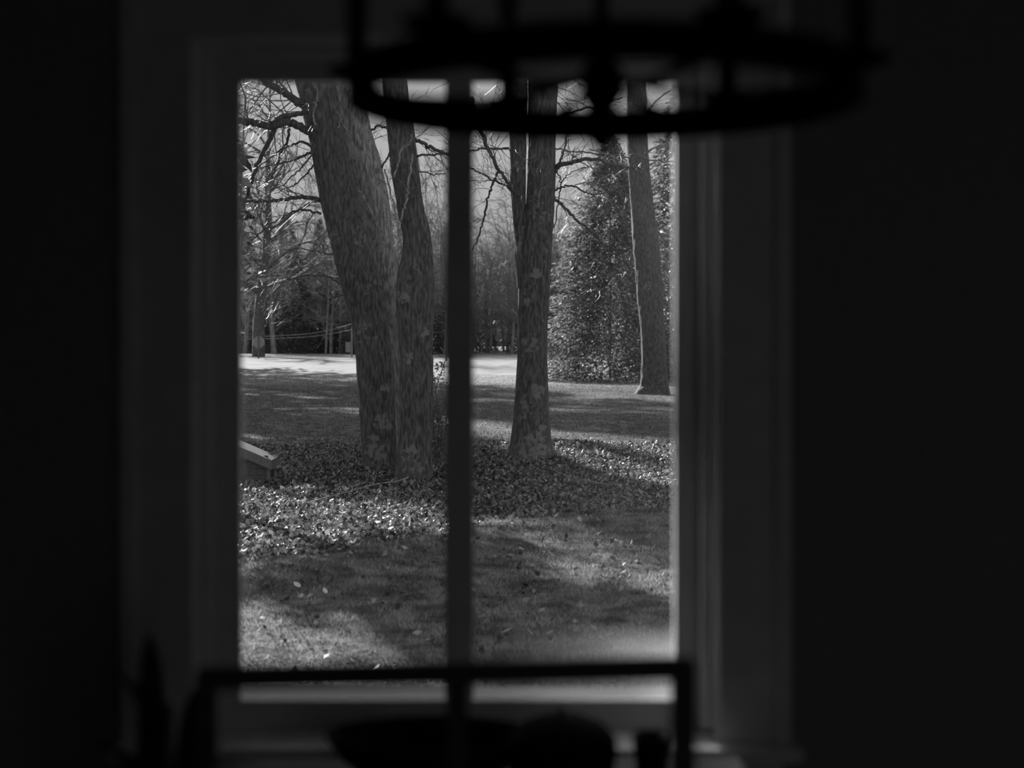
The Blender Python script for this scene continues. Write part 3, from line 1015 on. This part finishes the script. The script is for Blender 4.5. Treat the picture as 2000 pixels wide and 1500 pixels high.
bare = [bare_mesh(100 + k, h) for k, h in enumerate((13, 15, 17, 12, 16, 14))]
RW = random.Random(5)
for k in range(190):
    yy = RW.uniform(104, 129)
    px = RW.uniform(380, 1420)
    if 1085 < px < 1165 and RW.random() < .75:
        continue
    if 560 < px < 625 and RW.random() < .5:
        continue
    x = W(px, yy)
    o = bpy.data.objects.new('bare_tree', bare[RW.randrange(6)])
    COL.objects.link(o)
    s = RW.uniform(.58, .86) if px < 640 else (RW.uniform(.55, .95) if px < 1080 else RW.uniform(.5, .9))
    o.location = (x, yy, -.5)
    o.scale = (s, s, s)
    o.rotation_euler = (0, 0, RW.uniform(0, 6.28))
    tag(o, 'bare leafless tree in the woods beyond the lawn', 'tree', 'bare trees of the far woods')
# a few nearer bare trees at the lawn's edge
straight = bare_mesh(140, 17, 2.3, 'pine_bark')
for (px, yy, s, lab) in [(505, 98, 1.15, 'dark straight bare tree behind the road sign'), (452, 70, .9, 'bare tree with spreading twigs beside the lawn, clear of the woods')]:
    o = bpy.data.objects.new('bare_tree', straight if px == 505 else bare[2])
    COL.objects.link(o)
    o.location = (W(px, yy), yy, -.5)
    o.scale = (s, s, s)
    tag(o, lab, 'tree')

# ------------------------------------------------------------------ signs, wires, box on the lawn
yy = 92
e = tag(empty('road_sign', (W(505, yy), yy, gz(W(505, yy), yy))), 'back of a road sign on its post at the far lawn edge', 'sign')
bm = bmesh.new()
r = bmesh.ops.create_circle(bm, cap_ends=True, segments=8, radius=.40)
bmesh.ops.rotate(bm, verts=bm.verts, matrix=Matrix.Rotation(math.pi / 8, 3, 'Z'))
bmesh.ops.rotate(bm, verts=bm.verts, matrix=Matrix.Rotation(math.pi / 2, 3, 'X'))
g = bmesh.ops.extrude_face_region(bm, geom=bm.faces[:])
bmesh.ops.translate(bm, vec=(0, .02, 0), verts=[v for v in g['geom'] if isinstance(v, bmesh.types.BMVert)])
bmesh.ops.translate(bm, vec=(W(505, yy), yy, H(668, yy)), verts=bm.verts)
from_bm('sign_plate', bm, 'sign', e)
box('post', W(505, yy) - .04, W(505, yy) + .04, yy - .07, yy - .01, -.55, H(655, yy), 'post', e)
yy = 95
e = tag(empty('sign_post', (W(688, yy), yy, gz(W(688, yy), yy))), 'thin pale post with a small plate beside the leaning trunk', 'sign')
box('post', W(687, yy) - .05, W(687, yy) + .05, yy - .05, yy + .05, -.55, H(640, yy), 'sign', e)
box('plate', W(675, yy), W(685, yy), yy - .08, yy - .05, H(688, yy), H(668, yy), 'sign', e)
for k, (pts, lab) in enumerate([([(440, 660), (540, 656), (600, 652), (640, 645), (690, 632), (760, 610)], 'upper thin pale wire sagging before the dark evergreens'),
                                ([(440, 664), (540, 661), (600, 658), (640, 653), (690, 643), (760, 625)], 'lower thin pale wire sagging before the dark evergreens')]):
    tb = Tubes()
    c = spline([np.array(P(a, b, 100 - .02 * k)) for a, b in pts], 8)
    tb.add(c, np.full(len(c), .016), 4)
    tag(tb.build('wire', 'wire'), lab, 'wire')

# low box with a sloping lid, made up for a reflection in the pane
pb = hit_ground(520, 945)
Yb = pb.y
e = tag(empty('reflection_box', pb), 'low dark box standing in for a reflection, with pale sloping lid', 'box')
bx0, bx1 = W(440, Yb), W(527, Yb)
zt = gz(bx1, Yb)
h0, h1 = H(868, Yb), H(905, Yb)
for (xx, h) in ((bx0 + .02, h0 - .08), (bx1 - .02, h1 - .02)):
    for y2 in (Yb + .02, Yb + .42):
        box('post', xx - .02, xx + .02, y2 - .02, y2 + .02, zt - .05, h, 'lid', e)
for k in range(4):
    za = zt + .02 + k * .085
    box('board', bx0, bx1 - .03, Yb + .03, Yb + .05, za, za + .08, 'box', e)
    box('board', bx0, bx1 - .03, Yb + .40, Yb + .42, za, za + .08, 'box', e)
bm = bmesh.new()
add_box(bm, bx0 - .03, bx1 + .03, Yb - .06, Yb + .48, 0, .12)
for v in bm.verts:
    f = (v.co.x - bx0) / (bx1 - bx0)
    v.co.z += h0 - .05 + (h1 - h0) * f * f
from_bm('lid', bm, 'lid', e)

# ------------------------------------------------------------------ leaf litter, grass
def quads_leaf(n, xy, size, flat, seed, lift=.0):
    rng = np.random.default_rng(seed)
    c = np.array([(x, y, gz(x, y) + lift) for x, y in xy])
    d = rng.normal(0, 1, (n, 3))
    d[:, 2] *= flat
    d /= np.linalg.norm(d, axis=1)[:, None]
    w = np.cross(d, rng.normal(0, 1, (n, 3)) * np.array([flat, flat, 1]))
    w /= np.linalg.norm(w, axis=1)[:, None]
    s = size * rng.uniform(.5, 1.4, n)[:, None]
    nrm = np.cross(d, w)
    c[:, 2] += np.abs(d[:, 2] * s[:, 0]) * .5 + rng.uniform(0, .02, n)
    q = np.stack([c - d * s * .5, c + w * s * .32 + nrm * s * .12, c + d * s * .5, c - w * s * .32 + nrm * s * .12], 1).reshape(-1, 3)
    return q, np.arange(n * 4).reshape(-1, 4)


rl = np.random.default_rng(11)
xy = []
while len(xy) < 112000:
    y = rl.uniform(6.5, 25.5)
    x = rl.uniform(W(440, y) - 3.2, W(1345, y) + 3.2)
    m_ = bed_mask(x, y)
    if rl.random() < max(m_, .05 if y > 11.5 else .02):
        xy.append((x, y))
v, f = quads_leaf(len(xy), xy, .055, .6, 3)
tag(link('leaf_litter', set_tone(np_mesh('leaf_litter', v, f), 4, .25, 4.5, 1), 'litter'), 'dead brown leaves covering the bed round the tree trunks', 'leaves', kind='stuff')


def blades(n, region, hgt, wid, seed, cond, clump=0.0):
    rng = np.random.default_rng(seed)
    xy = []
    while len(xy) < n:
        y = region[0] + (region[1] - region[0]) * rng.random() ** region[2]
        x = rng.uniform(W(440, y) - 3.2, W(1345, y) + 3.2)
        if rng.random() < cond(x, y):
            xy.append((x, y))
    c = np.array([(x, y, gz(x, y) - .005) for x, y in xy])
    a = rng.uniform(0, 2 * math.pi, n)
    lean = rng.uniform(.2, 1.1, n)
    d = np.stack([np.cos(a) * lean, np.sin(a) * lean, np.ones(n)], 1)
    d /= np.linalg.norm(d, axis=1)[:, None]
    hh = hgt * rng.uniform(.4, 1.3, n)[:, None]
    w = np.cross(d, np.array([0, 0, 1.0]) + rng.normal(0, .3, (n, 3)))
    w /= np.linalg.norm(w, axis=1)[:, None]
    tip = c + d * hh
    tip[:, 2] -= hh[:, 0] * .15
    q = np.stack([c - w * wid, c + w * wid, tip], 1).reshape(-1, 3)
    return q, np.arange(n * 3).reshape(-1, 3)


v, f = blades(180000, (5.5, 16.5, 1.1), .055, .0035, 5, lambda x, y: max(.08, 1 - bed_mask(x, y)) * (.35 + .65 * smooth(-.25, .25, noise.noise(Vector((x * 1.6, y * 1.6, 1))))))
tag(link('lawn_grass', set_tone(np_mesh('lawn_grass', v, f), 3, .35, 1.9, 2, 3.2), 'grass'), 'short dry grass of the lawn between window and leaf bed', 'grass', kind='stuff')
v, f = blades(80000, (23, 60, 1.6), .07, .007, 6, lambda x, y: max(.05, 1 - bed_mask(x, y)))
tag(link('far_lawn_grass', set_tone(np_mesh('far_lawn_grass', v, f), 3, .3, 1.2, 3), 'grass'), 'dry grass of the lawn beyond the leaf bed', 'grass', kind='stuff')

# single pale leaves that stand out on the near lawn
lf = bmesh.new()
pr = [(0, -.5), (.18, -.32), (.26, -.05), (.2, .22), (0, .5), (-.2, .22), (-.26, -.05), (-.18, -.32)]
vv = [lf.verts.new((a, b, .10 * abs(a) + .06 * b * b)) for a, b in pr]
cv = lf.verts.new((0, 0, 0))
for k in range(8):
    lf.faces.new((cv, vv[k], vv[(k + 1) % 8]))
leaf_me = bpy.data.meshes.new('fallen_leaf')
lf.to_mesh(leaf_me)
lf.free()
leaf_me.materials.append(M['pale_leaf'])
for k, (px, py) in enumerate([(750, 1182), (838, 1253), (520, 1290), (587, 1275), (580, 1150), (588, 1172), (635, 1163), (1000, 1026), (1090, 1012), (1058, 1200), (1035, 1243), (990, 1240),
                              (1073, 1243), (1200, 1060), (1160, 1236), (553, 885), (1000, 920), (1005, 923), (1252, 928), (1285, 958)]):
    p = hit_ground(px, py)
    o = bpy.data.objects.new('fallen_leaf', leaf_me)
    COL.objects.link(o)
    s = R.uniform(.055, .085)
    o.location = (p.x, p.y, p.z + s * .3)
    o.scale = (s, s, s)
    o.rotation_euler = (R.uniform(.3, .9), R.uniform(-.5, .5), R.uniform(0, 6.28))
    tag(o, 'single pale dead leaf lying on the grass', 'leaf', 'pale leaves scattered on the lawn')

# sticks on the leaf bed
for pts, w, lab in [([(598, 992), (640, 980), (685, 968), (730, 956), (775, 948), (806, 938), (830, 925)], 4, 'long thin fallen branch lying before the clump of trunks'),
                    ([(1080, 925), (1110, 938), (1150, 948), (1190, 955)], 3, 'short fallen twig on the shaded leaf bed by the forked tree')]:
    tb = Tubes()
    c = []
    for a, b in pts:
        p = hit_ground(a, b)
        c.append(np.array([p.x, p.y, p.z + .05]))
    c = spline(c, 5)
    tb.add(c, np.linspace(.5, 1, len(c)) * w / 2 / F * 18, 5)
    grow(tb, c[len(c) // 2], (.3, -.1, .6), .35, .006, 1, R)
    grow(tb, c[-3], (.5, .1, .5), .4, .008, 1, R)
    tag(tb.build('fallen_branch', 'bark_light'), lab, 'branch')

# dry weed stalks left of the leaning trunk, and a curled one by the forked tree
for (px, py, ht, lab) in [(667, 858, .36, 'short dry weed stalk with seed head by the leaning trunk'), (690, 856, .50, 'tall dry weed stalk with seed head by the leaning trunk'),
                          (975, 880, .28, 'curled dry stem bending over beside the forked trunk')]:
    p = hit_ground(px, py)
    e = tag(empty('dry_weed', p), lab, 'weed')
    tb = Tubes()
    if px < 900:
        c = [np.array(p) + np.array([.02 * math.sin(k), 0, ht * k / 6]) for k in range(7)]
    else:
        c = [np.array(p) + np.array([.01 * k - (.16 * max(0, k - 4) / 3), 0, ht * min(k, 5) / 5 - .05 * max(0, k - 5)]) for k in range(9)]
    tb.add(c, np.full(len(c), .005), 4)
    tb.build('stem', 'straw', e)
    tb = Tubes()
    for k in range(12):
        b = c[-1] + np.array([R.gauss(0, .006), R.gauss(0, .006), -.14 * k / 12])
        grow(tb, b, (R.gauss(0, 1), R.gauss(0, 1), 1), .04, .003, 0, R, segs=2)
    tb.build('seed_head', 'straw', e)

# leafy shrub right of the upright trunk
ps = hit_ground(856, 905)
e = tag(empty('leafy_shrub', ps), 'slender leafy shrub growing behind the upright trunk', 'shrub')
tb = Tubes()
rs = np.random.default_rng(4)
ctr = []
for k in range(9):
    a = rs.uniform(0, 6.28)
    top = np.array(ps) + np.array([rs.normal(0, .12), rs.normal(0, .15), rs.uniform(.8, 2.0)])
    c = spline([np.array(ps), (np.array(ps) + top) / 2 + rs.normal(0, .06, 3), top], 5)
    tb.add(c, np.linspace(.012, .004, len(c)), 4)
    ctr += [c[q] + rs.normal(0, .07, 3) for q in range(len(c)) for _ in range(22)]
tb.build('stems', 'twig', e)['kind'] = 'stuff'
ctr = np.array(ctr)
n = len(ctr)
d = rs.normal(0, 1, (n, 3)); d /= np.linalg.norm(d, axis=1)[:, None]
w = np.cross(d, rs.normal(0, 1, (n, 3))); w /= np.linalg.norm(w, axis=1)[:, None]
s = .05 * rs.uniform(.6, 1.3, n)[:, None]
q = np.stack([ctr - d * s * .5, ctr + w * s * .28, ctr + d * s * .5, ctr - w * s * .28], 1).reshape(-1, 3)
o = link('leaves', np_mesh('leaves', q, np.arange(n * 4).reshape(-1, 4)), 'shrub', e)
o['kind'] = 'stuff'

# ------------------------------------------------------------------ ring chandelier
CX, CY, CR = .100, 1.60, .280
CB = H(275, CY + CR)           # lower edge of the band
CH = .040
chn = tag(empty('chandelier', (CX, CY, CB)), 'black iron ring chandelier hanging before the window', 'chandelier')
bm = bmesh.new()
n = 72
rings = [(CR + .004, CB), (CR + .004, CB + CH), (CR - .004, CB + CH), (CR - .004, CB)]
vr = [[bm.verts.new((CX + math.cos(2 * math.pi * k / n) * r, CY + math.sin(2 * math.pi * k / n) * r, z)) for k in range(n)] for r, z in rings]
for a in range(4):
    for k in range(n):
        bm.faces.new((vr[a][k], vr[a][(k + 1) % n], vr[(a + 1) % 4][(k + 1) % n], vr[(a + 1) % 4][k]))
from_bm('ring', bm, 'iron', chn, True)
fin = H(288, CY)
from_bm('hub', lathe_bm([(.004, fin - CB - .005), (.014, fin - CB + .004), (.022, fin - CB + .02), (.012, fin - CB + .035), (.024, fin - CB + .055), (.024, fin - CB + .085), (.012, fin - CB + .10), (.009, fin - CB + .14)],
                        24, loc=(CX, CY, CB)), 'iron', chn, True)
tb = Tubes()
tb.add([(CX, CY, fin + .13), (CX, CY, 2.2), (CX, CY, RZ - .03)], [.008, .008, .008], 10)
tb.build('stem', 'iron', chn)
from_bm('ceiling_plate', lathe_bm([(.065, RZ - CB - .001), (.065, RZ - CB - .012), (.05, RZ - CB - .024), (.012, RZ - CB - .035)], 28, loc=(CX, CY, CB)), 'iron', chn, True)
for k in range(6):
    a = math.radians(52 + 60 * k)
    ca, sa = math.cos(a), math.sin(a)
    tb = Tubes()
    c = spline([np.array((CX + ca * .02, CY + sa * .02, fin + .075)), np.array((CX + ca * .12, CY + sa * .12, CB + .012)), np.array((CX + ca * CR, CY + sa * CR, CB + .02))], 8)
    tb.add(c, np.full(len(c), .0055), 8)
    tb.build('arm', 'iron', chn)
    bx_, by_ = CX + ca * CR, CY + sa * CR
    cup = from_bm('candle_cup', lathe_bm([(.006, CH - .004), (.03, CH + .002), (.034, CH + .012), (.014, CH + .010)], 20, loc=(bx_, by_, CB)), 'iron', chn, True)
    s_ = from_bm('candle_sleeve', lathe_bm([(.0125, CH + .008), (.0125, CH + .105), (.006, CH + .107)], 16, loc=(bx_, by_, CB)), 'candle', cup, True)
    b_ = from_bm('bulb', lathe_bm([(.006, CH + .105), (.012, CH + .12), (.016, CH + .14), (.012, CH + .165), (.003, CH + .19)], 16, loc=(bx_, by_, CB)), 'bulb', cup, True)

# ------------------------------------------------------------------ chair at the window table
# back posts at the rail ends: left one a little nearer
yl, yr = 1.72, 1.77
A = Vector((W(405, yl), yl, 0))
B = Vector((W(1334, yr), yr, 0))
zr = H(1292, 1.745)            # rail top
ch = tag(empty('dining_chair', ((A.x + B.x) / 2, (A.y + B.y) / 2, 0)), 'dark chair with open back of thin rail and three uprights', 'chair')
ux = (B - A).normalized()
uy = Vector((-ux.y, ux.x, 0))  # towards the window


def ori_box(name, c, lx, ly, z0, z1, m, parent, bevel=.003, lift=0.0):
    """box aligned with the chair; c = centre on plan; lift raises its far-x end"""
    bm = bmesh.new()
    add_box(bm, -lx / 2, lx / 2, -ly / 2, ly / 2, z0, z1, bevel)
    for v in bm.verts:
        f = v.co.x / lx
        p = c + ux * v.co.x + uy * v.co.y
        v.co = Vector((p.x, p.y, v.co.z + lift * f))
    return from_bm(name, bm, m, parent)


Lc = (B - A).length
ori_box('top_rail', (A + B) / 2, Lc + .026, .022, zr - .028, zr, 'chair', ch, .006)
ori_box('back_post', A, .024, .028, 0, zr - .002, 'chair', ch)
ori_box('back_post', B, .028, .028, 0, zr - .002, 'chair', ch)
ori_box('spindle', A + ux * ((W(893, 1.745) - A.x) / ux.x), .026, .018, .46, zr - .02, 'chair', ch)
ori_box('lower_rail', (A + B) / 2, Lc, .02, .60, .63, 'chair', ch)
ori_box('seat', (A + B) / 2 + uy * .22, Lc + .03, .44, .43, .465, 'chair', ch, .01)
ori_box('leg', A + uy * .41, .03, .03, 0, .43, 'chair', ch)
ori_box('leg', B + uy * .41, .03, .03, 0, .43, 'chair', ch)
ori_box('stretcher', (A + B) / 2 + uy * .41, Lc, .018, .18, .21, 'chair', ch)
ori_box('stretcher', (A + B) / 2, Lc, .018, .18, .21, 'chair', ch)

# ------------------------------------------------------------------ narrow table under the window
tx0, tx1, ty0, ty1, tz = -.53, .40, 2.24, 2.515, .748
tb_ = tag(empty('side_table', ((tx0 + tx1) / 2, (ty0 + ty1) / 2, 0)), 'narrow dark table standing under the window sill', 'table')
box('table_top', tx0, tx1, ty0, ty1, tz - .025, tz, 'table', tb_, .004)
for lx in (tx0 + .03, tx1 - .03):
    for ly in (ty0 + .03, ty1 - .03):
        box('leg', lx - .02, lx + .02, ly - .02, ly + .02, 0, tz - .025, 'table', tb_, .003)
box('table_apron', tx0 + .05, tx1 - .05, ty0 + .025, ty0 + .045, tz - .09, tz - .025, 'table', tb_)
box('table_apron', tx0 + .05, tx1 - .05, ty1 - .045, ty1 - .025, tz - .09, tz - .025, 'table', tb_)

# oval bowl
by = 2.365
bz1 = H(1404, by + .085)
bcx = W(842, by)
brx = W(1052, by) - bcx
ry = .105
hgt = bz1 - tz
prof = [(.45, 0), (.62, .012), (.85, hgt * .55), (1.0, hgt), (.965, hgt), (.82, hgt * .55), (.55, .022), (.05, .018)]
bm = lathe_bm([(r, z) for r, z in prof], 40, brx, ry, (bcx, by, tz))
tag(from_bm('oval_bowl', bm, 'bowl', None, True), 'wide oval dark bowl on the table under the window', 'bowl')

# lidded pot; pale ball on the lid added for a bright spot of light
pY = 2.375
pcx = W(1098, pY)
pz1 = H(1396, pY)
ph = pz1 - tz
e = tag(empty('lidded_pot', (pcx, pY, tz)), 'round dark lidded pot beside the bowl, topped by an added pale light spot', 'pot')
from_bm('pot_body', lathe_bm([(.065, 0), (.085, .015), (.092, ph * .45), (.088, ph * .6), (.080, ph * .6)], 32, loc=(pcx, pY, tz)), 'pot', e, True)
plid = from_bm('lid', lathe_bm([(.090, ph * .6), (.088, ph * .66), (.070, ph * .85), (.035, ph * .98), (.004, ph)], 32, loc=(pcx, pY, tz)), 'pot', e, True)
from_bm('light_spot', lathe_bm([(.003, ph - .004), (.008, ph + .000), (.011, ph + .008), (.008, ph + .015), (.002, ph + .018)], 16, loc=(pcx, pY, tz)), 'light_spot', plid, True)
# small cup
cY = 2.40
ccx = W(1272, cY)
chh = H(1436, cY) - tz
bm = lathe_bm([(.02, 0), (.026, .006), (.032, chh), (.029, chh), (.023, .01), (.003, .008)], 24, loc=(ccx, cY, tz))
tag(from_bm('small_cup', bm, 'pot', None, True), 'small dark cup at the end of the table', 'cup')

# ------------------------------------------------------------------ potted plant with pointed leaves
lY = 1.95
pp = Vector((W(312, lY), lY, 0))
e = tag(empty('potted_plant', pp), 'dark houseplant with long pointed leaves in a tall planter', 'plant')
from_bm('planter', lathe_bm([(.10, 0), (.12, .02), (.145, .50), (.15, .52), (.135, .52), (.13, .47)], 32, loc=pp), 'planter', e, True)
from_bm('soil', lathe_bm([(.128, .46), (.128, .475), (.06, .485), (.004, .487)], 24, loc=pp), 'soil', e, True)


def blade_leaf(pts, wid, twist=0.0):
    c = spline([np.array(p) for p in pts], 6)
    k = len(c)
    bm = bmesh.new()
    prev = None
    for a in range(k):
        t = a / (k - 1)
        w = wid * (0.55 + .9 * t) * (1 - t) ** .55 if t < 1 else 0
        w = max(w, .0008)
        th = .004 * (1 - t) + .0006
        row = [bm.verts.new((c[a][0] - w * math.cos(twist), c[a][1] - w * math.sin(twist), c[a][2])),
               bm.verts.new((c[a][0], c[a][1] - th, c[a][2])),
               bm.verts.new((c[a][0] + w * math.cos(twist), c[a][1] + w * math.sin(twist), c[a][2])),
               bm.verts.new((c[a][0], c[a][1] + th, c[a][2]))]
        if prev:
            for b in range(4):
                bm.faces.new((prev[b], prev[(b + 1) % 4], row[(b + 1) % 4], row[b]))
        prev = row
    return bm


def pl(px, py, dy=0.0):
    return P(px, py, lY + dy)


base = pp + Vector((0, 0, .47))
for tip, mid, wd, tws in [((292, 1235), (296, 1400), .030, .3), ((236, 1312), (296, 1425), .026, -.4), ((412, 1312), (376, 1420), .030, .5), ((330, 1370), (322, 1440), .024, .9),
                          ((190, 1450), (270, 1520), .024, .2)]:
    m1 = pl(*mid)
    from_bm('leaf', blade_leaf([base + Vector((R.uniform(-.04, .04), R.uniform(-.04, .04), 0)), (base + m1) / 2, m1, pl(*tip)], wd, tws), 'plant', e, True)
